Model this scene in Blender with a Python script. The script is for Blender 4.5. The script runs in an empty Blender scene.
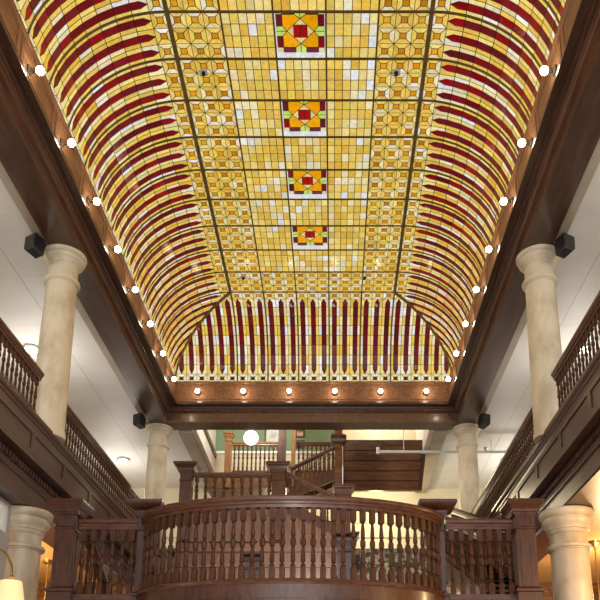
import bpy, bmesh, math, random
from mathutils import Vector, Matrix
random.seed(7)
PI = math.pi
Z0 = 1.6                 # eye height over the lobby floor; every height below is counted from the eye
CX = -0.518              # centre line of the atrium
scene = bpy.context.scene
COL = scene.collection

# ------------------------------------------------------------------ materials
def new_mat(name):
    m = bpy.data.materials.new(name); m.use_nodes = True
    nt = m.node_tree
    return m, nt, nt.nodes['Principled BSDF']

def noise_mat(name, c1, c2, scale=4.0, stretch=(1, 1, 1), rough=0.4, detail=6.0, coat=0.0, bump=0.0, metallic=0.0, spec=0.5, lo=0.35, hi=0.65):
    m, nt, b = new_mat(name)
    N, L = nt.nodes, nt.links
    tc = N.new('ShaderNodeTexCoord'); mp = N.new('ShaderNodeMapping')
    mp.inputs['Scale'].default_value = stretch
    nz = N.new('ShaderNodeTexNoise'); nz.inputs['Scale'].default_value = scale; nz.inputs['Detail'].default_value = detail
    rp = N.new('ShaderNodeValToRGB')
    rp.color_ramp.elements[0].position = lo; rp.color_ramp.elements[1].position = hi
    rp.color_ramp.elements[0].color = (*c1, 1); rp.color_ramp.elements[1].color = (*c2, 1)
    L.new(tc.outputs['Object'], mp.inputs['Vector']); L.new(mp.outputs['Vector'], nz.inputs['Vector'])
    L.new(nz.outputs['Fac'], rp.inputs['Fac']); L.new(rp.outputs['Color'], b.inputs['Base Color'])
    b.inputs['Roughness'].default_value = rough; b.inputs['Metallic'].default_value = metallic
    b.inputs['Coat Weight'].default_value = coat; b.inputs['Coat Roughness'].default_value = 0.15
    b.inputs['Specular IOR Level'].default_value = spec
    if bump:
        bp = N.new('ShaderNodeBump'); bp.inputs['Strength'].default_value = bump; bp.inputs['Distance'].default_value = 0.01
        L.new(nz.outputs['Fac'], bp.inputs['Height']); L.new(bp.outputs['Normal'], b.inputs['Normal'])
    return m

def emit_mat(name, col, strength):
    m, nt, b = new_mat(name)
    b.inputs['Base Color'].default_value = (*[min(.9, c) for c in col], 1)
    b.inputs['Emission Color'].default_value = (*col, 1); b.inputs['Emission Strength'].default_value = strength
    b.inputs['Roughness'].default_value = 0.4
    return m

WOOD = noise_mat('cherry_wood', (.046, .0145, .007), (.100, .034, .0165), 5, (6, 6, .9), .34, coat=.25)
WOODR = noise_mat('cherry_rail_wood', (.066, .023, .012), (.135, .052, .027), 5, (2, 2, 7), .34, coat=.2)
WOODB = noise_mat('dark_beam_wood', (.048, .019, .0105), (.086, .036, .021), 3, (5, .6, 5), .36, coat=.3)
WOODB.node_tree.nodes['Principled BSDF'].inputs['Coat Roughness'].default_value = .25
WOODSHEEN = noise_mat('fascia_sheen_wood', (.105, .046, .025), (.18, .082, .046), 3, (5, .6, 5), .33, coat=.5)  # beam wood lightened for the fascia: its glossy reflections are painted in
WOODLIT = noise_mat('bulb_lit_cornice_wood', (.22, .10, .048), (.34, .165, .083), 3, (5, .8, 5), .5, spec=.3)  # lighter copy of the beam wood, with bulb light put into the colour
WOODP = noise_mat('plank_wood', (.10, .036, .011), (.20, .078, .024), 4, (.8, 5, 5), .4, coat=.2)
AMBERLIT = noise_mat('amber_lit_wood', (.20, .085, .03), (.30, .14, .05), 4, (5, 5, .8), .35, coat=.3)  # amber light falling on the wood is put into its colour
PALEB = noise_mat('dark_turned_wood', (.050, .020, .010), (.110, .045, .022), 6, (5, 5, 1), .46, spec=.2)
MARBLE = noise_mat('cream_marble', (.49, .395, .27), (.68, .595, .455), 3.2, (1, 1, .6), .42, detail=9, lo=.33, hi=.55)
PLASTER = noise_mat('white_plaster', (.63, .60, .57), (.69, .665, .63), 1.2, rough=.55, detail=2)
TANP = noise_mat('tan_paint', (.34, .28, .21), (.38, .32, .25), 2, rough=.5)
CREAMW = noise_mat('cream_wall_paint', (.60, .52, .36), (.66, .58, .42), 2, rough=.6)
PINKW = noise_mat('pinkish_wall_paint', (.62, .55, .49), (.68, .61, .55), 2, rough=.6)
GREENW = noise_mat('green_wall_paint', (.155, .24, .14), (.19, .28, .17), 2, rough=.7)
GREYW = noise_mat('grey_wall_paint', (.43, .43, .44), (.48, .48, .49), 2, rough=.7)
WARMC = noise_mat('ochre_ceiling_paint', (.60, .38, .16), (.68, .46, .22), 2, rough=.38)
WHITEP = noise_mat('white_paint', (.75, .75, .74), (.8, .8, .79), 2, rough=.4)
BLACKP = noise_mat('black_plastic', (.012, .013, .015), (.02, .021, .024), 8, rough=.45)
LEAD = noise_mat('lead_came', (.030, .022, .010), (.055, .040, .018), 8, rough=.5)
BRONZE = noise_mat('bronze_rib', (.13, .085, .026), (.19, .125, .04), 6, rough=.5)
BRASS = noise_mat('brass', (.55, .36, .12), (.68, .47, .18), 6, rough=.28, metallic=.9)
SILVER = noise_mat('white_pipe_paint', (.6, .6, .58), (.68, .68, .66), 6, rough=.35)
CARPET = noise_mat('dark_floral_paper', (.035, .028, .018), (.30, .27, .2), 9, rough=.8, lo=.45, hi=.6)
FLOORM = noise_mat('lobby_tile', (.25, .2, .15), (.4, .33, .25), 2, rough=.35)
MIRR = noise_mat('pale_recess_paint', (.72, .76, .82), (.8, .84, .88), 3, rough=.25)
PHOTO = noise_mat('framed_print_grey', (.35, .36, .36), (.62, .64, .64), 5, rough=.25, lo=.3, hi=.6)
PRINT2 = noise_mat('framed_print_rose', (.35, .16, .12), (.6, .45, .38), 9, rough=.3)
BULB = emit_mat('bulb_glow', (1, .84, .62), 18)
GLOBE = emit_mat('opal_globe_glow', (1, .97, .92), 1.3)
DISC = emit_mat('ceiling_lamp_glow', (1, .95, .85), 4)
SHADE = emit_mat('lamp_shade_glow', (1, .70, .36), .34)

# glass: one material, every pane carries its own glass colour
def glass_mat():
    m, nt, b = new_mat('stained_glass')
    N, L = nt.nodes, nt.links
    at = N.new('ShaderNodeAttribute'); at.attribute_name = 'tint'
    tc = N.new('ShaderNodeTexCoord'); mp = N.new('ShaderNodeMapping'); mp.inputs['Scale'].default_value = (5, 5, 5)
    nz = N.new('ShaderNodeTexNoise'); nz.inputs['Scale'].default_value = 3.5; nz.inputs['Detail'].default_value = 4
    nz.inputs['Distortion'].default_value = 1.2
    mr = N.new('ShaderNodeMapRange'); mr.inputs['From Min'].default_value = .3; mr.inputs['From Max'].default_value = .7
    mr.inputs['To Min'].default_value = .80; mr.inputs['To Max'].default_value = 1.15
    mx = N.new('ShaderNodeVectorMath'); mx.operation = 'SCALE'
    L.new(tc.outputs['Object'], mp.inputs['Vector']); L.new(mp.outputs['Vector'], nz.inputs['Vector'])
    L.new(nz.outputs['Fac'], mr.inputs['Value']); L.new(at.outputs['Color'], mx.inputs[0]); L.new(mr.outputs['Result'], mx.inputs['Scale'])
    L.new(mx.outputs['Vector'], b.inputs['Emission Color']); dk = N.new('ShaderNodeVectorMath'); dk.operation = 'SCALE'; dk.inputs['Scale'].default_value = .4
    L.new(mx.outputs['Vector'], dk.inputs[0]); L.new(dk.outputs['Vector'], b.inputs['Base Color'])
    b.inputs['Emission Strength'].default_value = GLASS_STRENGTH
    b.inputs['Roughness'].default_value = .12; b.inputs['Specular IOR Level'].default_value = .3
    return m
GLASS_STRENGTH = 0.35
GLASS = glass_mat()

# ------------------------------------------------------------------ mesh builder
class MB:
    def __init__(s): s.v = []; s.f = []; s.m = []; s.sm = []; s.t = []
    def face(s, pts, mat=0, smooth=False, tint=None):
        i = len(s.v); s.v += [tuple(p) for p in pts]; s.f.append(list(range(i, i + len(pts)))); s.m.append(mat); s.sm.append(smooth); s.t.append(tint)
    def grid(s, rings, mat=0, smooth=False, close=False, cap=False):
        i0 = len(s.v); n = len(rings[0])
        for r in rings: s.v += [tuple(p) for p in r]
        for a in range(len(rings) - 1):
            for k in range(n if close else n - 1):
                k2 = (k + 1) % n
                s.f.append([i0 + a * n + k, i0 + a * n + k2, i0 + (a + 1) * n + k2, i0 + (a + 1) * n + k]); s.m.append(mat); s.sm.append(smooth); s.t.append(None)
        if cap:
            for a in (0, len(rings) - 1):
                s.f.append([i0 + a * n + k for k in range(n)]); s.m.append(mat); s.sm.append(False); s.t.append(None)
    def box(s, x0, x1, y0, y1, z0, z1, mat=0):
        s.grid([[(x0, y0, z0), (x1, y0, z0), (x1, y1, z0), (x0, y1, z0)], [(x0, y0, z1), (x1, y0, z1), (x1, y1, z1), (x0, y1, z1)]], mat, False, True, True)
    def hexa(s, a, b, mat=0):   # two quads joined
        s.grid([a, b], mat, False, True, True)
    def lathe(s, prof, n=24, c=(0, 0), mat=0, smooth=True):
        s.grid([[(c[0] + r * math.cos(2 * PI * k / n), c[1] + r * math.sin(2 * PI * k / n), z) for k in range(n)] for r, z in prof], mat, smooth, True, True)
    def sq(s, prof, c=(0, 0), mat=0):
        s.grid([[(c[0] - h, c[1] - h, z), (c[0] + h, c[1] - h, z), (c[0] + h, c[1] + h, z), (c[0] - h, c[1] + h, z)] for h, z in prof], mat, False, True, True)
    def sweep(s, path, prof, mat=0, smooth=False):
        rings = []
        for i, p in enumerate(path):
            p = Vector(p)
            a = Vector(path[max(i - 1, 0)]); b = Vector(path[min(i + 1, len(path) - 1)])
            t = (b - a); t.z = 0
            if t.length < 1e-6: t = Vector((0, 1, 0))
            t.normalize(); n = Vector((t.y, -t.x, 0))
            rings.append([p + n * u + Vector((0, 0, w)) for u, w in prof])
        s.grid(rings, mat, smooth, True, True)
    def tube(s, path, r, n=10, mat=0, smooth=True):
        rings = []
        for i, p in enumerate(path):
            p = Vector(p); a = Vector(path[max(i - 1, 0)]); b = Vector(path[min(i + 1, len(path) - 1)])
            t = (b - a).normalized(); u = t.orthogonal() if i == 0 else (u - t * u.dot(t))
            u.normalize(); w = t.cross(u)
            rings.append([p + u * (r * math.cos(2 * PI * k / n)) + w * (r * math.sin(2 * PI * k / n)) for k in range(n)])
        s.grid(rings, mat, smooth, True, True)
    def ball(s, c, r, n=20, h=12, mat=0):
        s.grid([[(c[0] + r * math.sin(PI * j / h) * math.cos(2 * PI * k / n), c[1] + r * math.sin(PI * j / h) * math.sin(2 * PI * k / n), c[2] - r * math.cos(PI * j / h)) for k in range(n)] for j in range(h + 1)], mat, True, True)
    def mesh(s, name, mats, recalc=True, merge=True):
        me = bpy.data.meshes.new(name); me.from_pydata(s.v, [], s.f)
        for m in (mats if isinstance(mats, (list, tuple)) else [mats]): me.materials.append(m)
        for i, p in enumerate(me.polygons): p.material_index = s.m[i]; p.use_smooth = s.sm[i]
        if any(t is not None for t in s.t):
            ca = me.color_attributes.new('tint', 'FLOAT_COLOR', 'CORNER')
            for i, p in enumerate(me.polygons):
                c = s.t[i] or (0, 0, 0)
                for li in p.loop_indices: ca.data[li].color = (*c, 1)
        if recalc:
            bm = bmesh.new(); bm.from_mesh(me)
            if merge: bmesh.ops.remove_doubles(bm, verts=bm.verts, dist=1e-5)
            bmesh.ops.recalc_face_normals(bm, faces=bm.faces); bm.to_mesh(me); bm.free()
            if any(s.sm): me.set_sharp_from_angle(angle=math.radians(38))
        me.update()
        return me

def part(name, mb, mats, parent, loc=(0, 0, 0)):
    me = mb if isinstance(mb, bpy.types.Mesh) else mb.mesh(name, mats)
    o = bpy.data.objects.new(name, me); COL.objects.link(o); o.parent = parent; o.location = loc
    return o
def thing(name, label, cat, loc, rz=0, group=None):
    o = bpy.data.objects.new(name, None); COL.objects.link(o); o.empty_display_size = .1
    o.location = (loc[0], loc[1], loc[2] + Z0); o.rotation_euler = (0, 0, rz); o['label'] = label; o['category'] = cat
    if group: o['group'] = group
    return o
def single(name, mb, mats, label, cat, loc, rz=0, group=None):
    o = bpy.data.objects.new(name, mb if isinstance(mb, bpy.types.Mesh) else mb.mesh(name, mats)); COL.objects.link(o)
    o.location = (loc[0], loc[1], loc[2] + Z0); o.rotation_euler = (0, 0, rz); o['label'] = label; o['category'] = cat
    if group: o['group'] = group
    return o
def struct(name, mb, mats):
    o = bpy.data.objects.new(name, mb.mesh(name, mats)); COL.objects.link(o); o.location = (0, 0, Z0); o['kind'] = 'structure'
    return o
def dup_tree(src, loc, label):
    r = src.copy(); COL.objects.link(r); r.location = (loc[0], loc[1], loc[2] + Z0); r['label'] = label
    for ch in src.children:
        c = ch.copy(); COL.objects.link(c); c.parent = r
        for g in ch.children:
            d = g.copy(); COL.objects.link(d); d.parent = c
    return r
def X(side, hx): return CX + side * hx

# ------------------------------------------------------------------ stained glass ceiling
HB, HC = 8.49, 9.90          # springing and crown
BX, GX, FX = 3.26, 3.37, 1.845   # half widths: lamp band, glass at the springing, flat crown
RUN = GX - FX; RUNE = 1.61; RISE = HC - HB
YF = 14.833; ROWS = 13; PITCH = .7387; YN = YF - ROWS * PITCH     # flat crown from YN to YF
PW = 2 * FX / 5
def lin(r, g, b):
    f = lambda c: ((c / 255 + .055) / 1.055) ** 2.4 if c > 10.3 else c / 255 / 12.92
    return (f(r), f(g), f(b))
def jit(c, a=.10):
    k = 1 + random.uniform(-a, a)
    return tuple(max(0, x * k * (1 + random.uniform(-.04, .04))) for x in c)
AMB = [lin(244, 208, 104), lin(248, 220, 124), lin(238, 196, 80), lin(247, 228, 150), lin(236, 202, 100), lin(246, 214, 96)]
CRM = [lin(250, 236, 190), lin(247, 240, 214), lin(244, 228, 170)]
WHT = [lin(250, 250, 240), lin(240, 244, 246)]
ORG = [lin(222, 150, 18), lin(206, 138, 22), lin(230, 166, 30), lin(196, 128, 20)]
RED = [lin(140, 12, 24), lin(118, 16, 28), lin(104, 20, 32), lin(122, 20, 30)]
MAR = [lin(104, 26, 34), lin(96, 30, 38), lin(110, 24, 30)]
LIME = [lin(212, 236, 120), lin(200, 230, 110)]
MED = [lin(246, 172, 12), lin(250, 180, 20)]
def pick_grid():
    r = random.random()
    return jit(random.choice(AMB if r < .78 else CRM if r < .95 else WHT))
def pick_cream(): 
    r = random.random()
    return jit(random.choice(AMB if r < .5 else CRM if r < .9 else WHT))
def pick_side():
    r = random.random()
    return jit(random.choice(AMB if r < .76 else CRM if r < .975 else WHT))

def inset(poly, d):
    n = len(poly); out = []
    area = sum(poly[i][0] * poly[(i + 1) % n][1] - poly[(i + 1) % n][0] * poly[i][1] for i in range(n))
    if abs(area) < 2e-4: return None
    sg = 1 if area > 0 else -1
    for i in range(n):
        p0 = Vector(poly[i - 1]); p1 = Vector(poly[i]); p2 = Vector(poly[(i + 1) % n])
        e1 = p1 - p0; e2 = p2 - p1
        if e1.length < 1e-6 or e2.length < 1e-6: return None
        n1 = Vector((-e1.y, e1.x)).normalized() * sg; n2 = Vector((-e2.y, e2.x)).normalized() * sg
        den = 1 + n1.dot(n2)
        out.append(p1 + (n1 + n2) * (d / max(den, .35)))
    a2 = sum(out[i].x * out[(i + 1) % n].y - out[(i + 1) % n].x * out[i].y for i in range(n))
    if a2 * sg <= 1e-5: return None
    return [(p.x, p.y) for p in out]
def clip(poly, g):
    out = []
    for i in range(len(poly)):
        a, b = poly[i], poly[(i + 1) % len(poly)]; ga, gb = g(a), g(b)
        if ga >= 0: out.append(a)
        if (ga >= 0) != (gb >= 0):
            k = ga / (ga - gb); out.append((a[0] + (b[0] - a[0]) * k, a[1] + (b[1] - a[1]) * k))
    res = []
    for p in out:
        if not res or (p[0] - res[-1][0]) ** 2 + (p[1] - res[-1][1]) ** 2 > 1e-8: res.append(p)
    if len(res) > 1 and (res[0][0] - res[-1][0]) ** 2 + (res[0][1] - res[-1][1]) ** 2 < 1e-8: res.pop()
    return res if len(res) > 2 else None
CAME = .0055
def pane(mb, poly, tint, fmap, g=None, back=True):
    if g:
        poly = clip(poly, g)
        if not poly: return
    if back: mb.face([fmap(p[0], p[1], .012) for p in poly], 1, False, (0, 0, 0))
    q = inset(poly, CAME)
    if q: mb.face([fmap(p[0], p[1], 0) for p in q], 0, False, tint)
def pick_lattice(): return jit(random.choice(AMB if random.random() < .8 else CRM))
def lattice(mb, x0, y0, w, h, fmap, g=None, centre=None, cream=pick_lattice):
    P = lambda u, v: (x0 + u * w, y0 + v * h)
    a, b = .31, .69
    pane(mb, [P(a, a), P(b, a), P(b, b), P(a, b)], jit(random.choice(centre or ORG)), fmap, g)
    for q in ([(0, 0), (1, 0), (b, a), (a, a)], [(1, 0), (1, 1), (b, b), (b, a)], [(1, 1), (0, 1), (a, b), (b, b)], [(0, 1), (0, 0), (a, a), (a, b)]):
        pane(mb, [P(*k) for k in q], cream(), fmap, g)

sky = thing('stained_glass_ceiling', 'long barrel coved ceiling of amber, cream and red stained glass over the hall', 'stained glass ceiling', (CX + .035, (YN + YF) / 2, HB))
YC = (YN + YF) / 2
def gpart(name, mb, mats=None):
    me = mb.mesh(name, mats or [GLASS, LEAD], recalc=False)
    return part(name, me, None, sky)
flat = lambda x, y, o: (x, y - YC, HC - HB + o)
# flat crown
MEDROWS = (2, 4, 6, 8, 10)
for k in range(ROWS):
    y1 = YF - k * PITCH; y0 = y1 - PITCH
    for c in range(5):
        x0 = -FX + c * PW
        mb = MB()
        if c in (0, 4) or k in (0, ROWS - 1):
            for i in range(3):
                for j in range(3): lattice(mb, x0 + i * PW / 3, y0 + j * PITCH / 3, PW / 3, PITCH / 3, flat)
            gpart('lattice_glass_panel', mb)
        elif c == 2 and k in MEDROWS:
            R = .085; e = .022
            P = lambda u, v: (x0 + e + u * (PW - 2 * e), y0 + e + v * (PITCH - 2 * e))
            fm = lambda x, y, o: (x, y - YC, HC - HB + R + o)
            b = .13; t = .22; l, r = .385, .615
            def mirror4(q):
                out = []
                for _ in range(4):
                    out.append(q); q = [(v, 1 - u) for u, v in q]
                return out
            for q in mirror4([(b, b), (l, b), (.5, t), (t, .5), (b, l)]): pane(mb, [P(*p) for p in q], jit(random.choice(MED), .05), fm)
            for q in mirror4([(l, 0), (.5, 0), (.5, t), (l, b)]) + mirror4([(.5, 0), (r, 0), (r, b), (.5, t)]): pane(mb, [P(*p) for p in q], jit(random.choice(LIME), .06), fm)
            for q in mirror4([(b, 0), (l, 0), (l, b), (b, b)]) + mirror4([(r, 0), (1 - b, 0), (1 - b, b), (r, b)]): pane(mb, [P(*p) for p in q], jit(random.choice(RED if random.random() < .5 else MAR), .25), fm)
            for q in mirror4([(0, 0), (b, 0), (b, b), (0, b)]): pane(mb, [P(*p) for p in q], jit(lin(236, 220, 170)), fm)
            for q in mirror4([(.36, .36), (.64, .36), (.5, t)]): pane(mb, [P(*p) for p in q], jit(lin(242, 220, 150)), fm)
            for q in ([(.36, .36), (.5, .36), (.5, .64), (.36, .64)], [(.5, .36), (.64, .36), (.64, .64), (.5, .64)]): pane(mb, [P(*p) for p in q], jit(lin(178, 16, 20), .12), fm)
            o = gpart('medallion_panel', mb)
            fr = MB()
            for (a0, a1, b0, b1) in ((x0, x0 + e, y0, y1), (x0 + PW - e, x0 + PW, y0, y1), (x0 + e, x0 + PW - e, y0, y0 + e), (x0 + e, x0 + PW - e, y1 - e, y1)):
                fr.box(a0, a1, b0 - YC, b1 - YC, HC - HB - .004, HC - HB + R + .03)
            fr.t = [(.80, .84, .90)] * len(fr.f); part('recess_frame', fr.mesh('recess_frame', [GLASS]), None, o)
        else:
            for i in range(6):
                for j in range(4):
                    u0 = x0 + i * PW / 6; v0 = y0 + j * PITCH / 4
                    pane(mb, [(u0, v0), (u0 + PW / 6, v0), (u0 + PW / 6, v0 + PITCH / 4), (u0, v0 + PITCH / 4)], pick_grid(), flat)
            gpart('grid_glass_panel', mb)
# coves: (s along the wall, a along the arc in metres)
ARC = 2.29; NR = 10
def arc(a, o=0):
    ph = min(max(a / ARC, 0), 1) * PI / 2
    return (GX - RUN * (1 - math.cos(ph)) + o * math.cos(ph), RISE * math.sin(ph) + o * math.sin(ph))
def cove_panel(s0, ns, w, fmap, g, cream, reds, jump=False):
    mb = MB(); rh = ARC / NR
    for i in range(ns):
        a = s0 + i * w
        lattice(mb, a, (NR - 1) * rh, w, rh, fmap, g, cream=cream)
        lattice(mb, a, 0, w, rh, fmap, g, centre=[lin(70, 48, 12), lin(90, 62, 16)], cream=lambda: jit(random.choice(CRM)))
        for r in range(1, NR - 1):
            v0 = r * rh; v1 = v0 + rh; t = w * .285; t2 = w * .715
            rc = jit(random.choice(reds), .22)
            if r == NR - 2:
                vm = v0 + .55 * rh; mid = a + .5 * w
                pane(mb, [(a + t, v0), (a + t2, v0), (a + t2, vm), (mid, v1), (a + t, vm)], rc, fmap, g)
                pane(mb, [(a, v0), (a + t, v0), (a + t, vm), (mid, v1), (a, v1)], cream(), fmap, g)
                pane(mb, [(a + t2, v0), (a + w, v0), (a + w, v1), (mid, v1), (a + t2, vm)], cream(), fmap, g)
            elif r == 1:
                vm = v0 + .5 * rh; mid = a + .5 * w
                pane(mb, [(a + t, v1), (a + t, vm), (mid, v0), (a + t2, vm), (a + t2, v1)], rc, fmap, g)
                pane(mb, [(a, v0), (mid, v0), (a + t, vm), (a + t, v1), (a, v1)], cream(), fmap, g)
                pane(mb, [(mid, v0), (a + w, v0), (a + w, v1), (a + t2, v1), (a + t2, vm)], cream(), fmap, g)
            else:
                for q in range(3):
                    q0, q1 = ((0, t), (t, t2), (t2, w))[q]; pane(mb, [(a + q0, v0), (a + q1, v0), (a + q1, v1), (a + q0, v1)], rc if q == 1 else cream(), fmap, g)
    return mb
def side_map(side):
    def f(s, a, o):
        hx, z = arc(a, o); return (side * hx, s - YC, z)
    return f
def end_map(yb, d):
    def f(s, a, o):
        hx, z = arc(a, o); return (s, yb + d * (hx - FX) * RUNE / RUN - YC, z)
    return f
def gside(p):
    k = (arc(p[1])[0] - FX) * RUNE / RUN
    return min(k - (p[0] - YF), k - (YN - p[0]))
def gend(p): return arc(p[1])[0] - FX - (abs(p[0]) - FX)
for side in (-1, 1):
    f = side_map(side)
    for k in range(-3, ROWS + 3):
        y0 = YF - (k + 1) * PITCH
        mb = cove_panel(y0, 3, PITCH / 3, f, gside if k < 0 or k >= ROWS else None, pick_side, RED)
        if mb.f: gpart('striped_glass_panel', mb)
for yb, d in ((YF, 1), (YN, -1)):
    f = end_map(yb, d)
    for k in range(-3, 8):
        mb = cove_panel(-FX + k * PW, 3, PW / 3, f, None if 0 <= k < 5 else gend, pick_cream, MAR)
        if mb.f: gpart('striped_glass_panel', mb)
# ribs
def rib(pts, w, h, along):   # flat bar under the glass; pts local, along = lateral unit vector
    mb = MB(); A = Vector(along); rings = []
    for i, p in enumerate(pts):
        p = Vector(p); t = (Vector(pts[min(i + 1, len(pts) - 1)]) - Vector(pts[max(i - 1, 0)])).normalized()
        n = A.cross(t).normalized()
        rings.append([p + A * w / 2 - n * .006, p + A * w / 2 + n * h, p - A * w / 2 + n * h, p - A * w / 2 - n * .006])
    mb.grid(rings, 0, False, True, True); return part('rib', mb, BRONZE, sky)
NA = 14
def arcpts(side, y):
    return [(side * arc(ARC * i / NA)[0], y - YC, arc(ARC * i / NA)[1]) for i in range(NA + 1)]
for k in range(ROWS + 1):
    y = YF - k * PITCH
    pts = arcpts(1, y) + arcpts(-1, y)[::-1]
    rib(pts, .042, .02, (0, 1, 0))
for k, x in enumerate([-FX + c * PW for c in range(6)]):
    rib([(x, YN - YC, RISE), (x, YF - YC, RISE)], .062 if k in (0, 5) else .026, .026 if k in (0, 5) else .014, (-1, 0, 0))
    for yb, d in ((YF, 1), (YN, -1)):
        rib([(x, yb + d * (arc(ARC * i / NA)[0] - FX) * RUNE / RUN - YC, arc(ARC * i / NA)[1]) for i in range(NA, -1, -1)], .035, .02, (-d, 0, 0))
for sx in (-1, 1):
    for yb, d in ((YF, 1), (YN, -1)):
        lat = Vector((sx, -d, 0)).normalized()
        if sx * d > 0: lat = -lat
        rib([(sx * arc(ARC * i / NA)[0], yb + d * (arc(ARC * i / NA)[0] - FX) * RUNE / RUN - YC, arc(ARC * i / NA)[1]) for i in range(NA, -1, -1)], .06, .03, lat)

# ------------------------------------------------------------------ cornice beams round the ceiling (structure)
YE = 16.34                         # springing line of the far end
YS = YN - 1.51                     # and of the near end
PROF = [(3.26, 8.475), (3.235, 8.46), (3.235, 8.42), (3.26, 8.40), (3.26, 7.95), (3.23, 7.935), (3.215, 7.90), (3.215, 7.86),
        (3.315, 7.86), (3.315, 7.838), (3.345, 7.838), (3.355, 7.815), (3.385, 7.81), (3.385, 7.79), (3.42, 7.785), (3.44, 7.765), (3.50, 7.755),
        (3.50, 7.585), (3.485, 7.575), (3.485, 7.555), (3.46, 7.545), (3.46, 7.50), (3.90, 7.50), (3.90, 7.66), (4.0, 7.66), (4.0, 8.475)]
def beam(name, kind, side=1):
    mb = MB(); r0 = []; r1 = []
    for hx, z in PROF:
        if kind == 'side':
            r0.append((X(side, hx), YS - (hx - BX), z)); r1.append((X(side, hx), YE + (hx - BX), z))
        else:
            y = (YE + (hx - BX)) if side > 0 else (YS - (hx - BX))
            r0.append((CX - hx, y, z)); r1.append((CX + hx, y, z))
    n = len(PROF)
    i0 = len(mb.v); mb.v += r0 + r1
    for k in range(n):
        k2 = (k + 1) % n
        mb.f.append([i0 + k, i0 + k2, i0 + n + k2, i0 + n + k]); z = (PROF[k][1] + PROF[k2][1]) / 2; h = (PROF[k][0] + PROF[k2][0]) / 2
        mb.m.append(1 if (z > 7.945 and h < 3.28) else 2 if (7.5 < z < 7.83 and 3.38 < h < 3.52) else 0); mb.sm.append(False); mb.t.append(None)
    # sunk panels of the lamp band: raised stiles and rails
    L = (YE - YS) if kind == 'side' else 2 * BX
    cnt = 11 if kind == 'side' else 6
    for q in range(cnt):
        a0 = q * L / cnt + .05; a1 = (q + 1) * L / cnt - .05
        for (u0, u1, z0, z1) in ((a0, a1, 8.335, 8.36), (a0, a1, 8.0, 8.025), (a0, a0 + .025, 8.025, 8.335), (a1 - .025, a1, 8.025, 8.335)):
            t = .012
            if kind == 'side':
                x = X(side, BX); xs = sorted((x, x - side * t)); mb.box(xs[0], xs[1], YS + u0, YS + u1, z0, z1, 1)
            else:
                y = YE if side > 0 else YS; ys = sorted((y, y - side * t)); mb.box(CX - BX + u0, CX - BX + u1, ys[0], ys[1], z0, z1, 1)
    return struct(name, mb, [WOODB, WOODLIT, WOODSHEEN])
beam('trim_1', 'side', -1); beam('trim_2', 'side', 1); beam('trim_3', 'end', 1); beam('trim_4', 'end', -1)

# globe bulbs on the cornice band
def bulb_thing(label, loc, rz):
    t = thing('globe_bulb', label, 'light bulb', loc, rz, 'globe bulbs along the cornice band')
    return t
bs = MB(); bs.grid([[(r * math.cos(2 * PI * k / 16), y, r * math.sin(2 * PI * k / 16)) for k in range(16)] for r, y in ((.065, 0), (.065, -.014), (.040, -.024), (.030, -.04), (.030, -.09))], 0, True, True, True)
bsm = bs.mesh('bulb_socket', [noise_mat('aged_brass', (.05, .035, .02), (.08, .055, .03), 8, rough=.7)])
bb = MB(); bb.ball((0, -.135, 0), .052); bbm = bb.mesh('bulb', [BULB])
ORD = ['nearest the far corner', 'second from the far corner', 'third from the far corner', 'fourth from the far corner', 'fifth from the far corner', 'sixth from the far corner', 'seventh from the far corner', 'eighth and nearest the camera']
proto = None
def put_bulb(label, loc, rz):
    global proto
    if proto is None:
        proto = bulb_thing(label, loc, rz); part('socket', bsm, None, proto); part('bulb', bbm, None, proto); return
    r = dup_tree(proto, loc, label); r.rotation_euler = (0, 0, rz)
for side in (-1, 1):
    for k in range(8):
        put_bulb('lit globe bulb on the %s lamp band, %s' % ('left' if side < 0 else 'right', ORD[k]), (X(side, BX - .003), 15.51 - k * 1.149, 8.10), side * -PI / 2)
FARL = ['left end bulb', 'second bulb from the left', 'third bulb from the left', 'third bulb from the right', 'second bulb from the right', 'right end bulb']
for k in range(6):
    put_bulb('lit globe bulb on the far lamp band, ' + FARL[k], (-3.234 + k * 1.0842, YE - .003, 8.15), 0)

# ------------------------------------------------------------------ columns
def column(label, x, y, z0, z1, r, big):
    t = thing('marble_column', label, 'column', (x, y, z0), 0, 'cream marble columns')
    H = z1 - z0
    sh = MB(); pr = [(r * 1.10, .0)] + [(r * (1.10 - .10 * max(0, (k / 10 - .25)) / .75), H * .85 * k / 10) for k in range(1, 11)]
    hr = H - (.545 if big else .50)      # astragal height
    q = .85 if big else .52
    pr = [(r * (1.12 - .12 * (k / 12) ** 1.5), .16 + (hr - .16) * k / 12) for k in range(13)]
    sh.lathe(pr + [(r * .985, H - .36 * q)], 40); part('shaft', sh, MARBLE, t)
    ba = MB(); ba.lathe([(r * 1.2, 0), (r * 1.2, .05), (r * 1.16, .06), (r * 1.18, .09), (r * 1.15, .12), (r * 1.11, .165)], 40); part('base', ba, MARBLE, t)
    rg = MB(); rg.lathe([(r * 1.0, hr - .035), (r * 1.08, hr - .035), (r * 1.09, hr - .02), (r * 1.19, hr - .012), (r * 1.22, hr + .012), (r * 1.19, hr + .035), (r * 1.06, hr + .045), (r * 1.0, hr + .055)], 40); part('astragal', rg, MARBLE, t)
    R = .385 if big else .34; k = R / .34
    cp = MB()
    cp.lathe([(a, H - b * q) for a, b in ((r * .985, .42), (r * 1.04, .40), (r * 1.08, .38), (r * 1.08, .345), (r * 1.14, .335), (r * 1.16, .30), (.275 * k, .28), (.300 * k, .245), (.313 * k, .20), (.312 * k, .17),
              (.292 * k, .158), (.292 * k, .135), (.318 * k, .12), (.335 * k, .085), (R, .07), (R, .015), (R * .97, 0))], 40)
    part('capital', cp, MARBLE, t)
    return t
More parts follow.
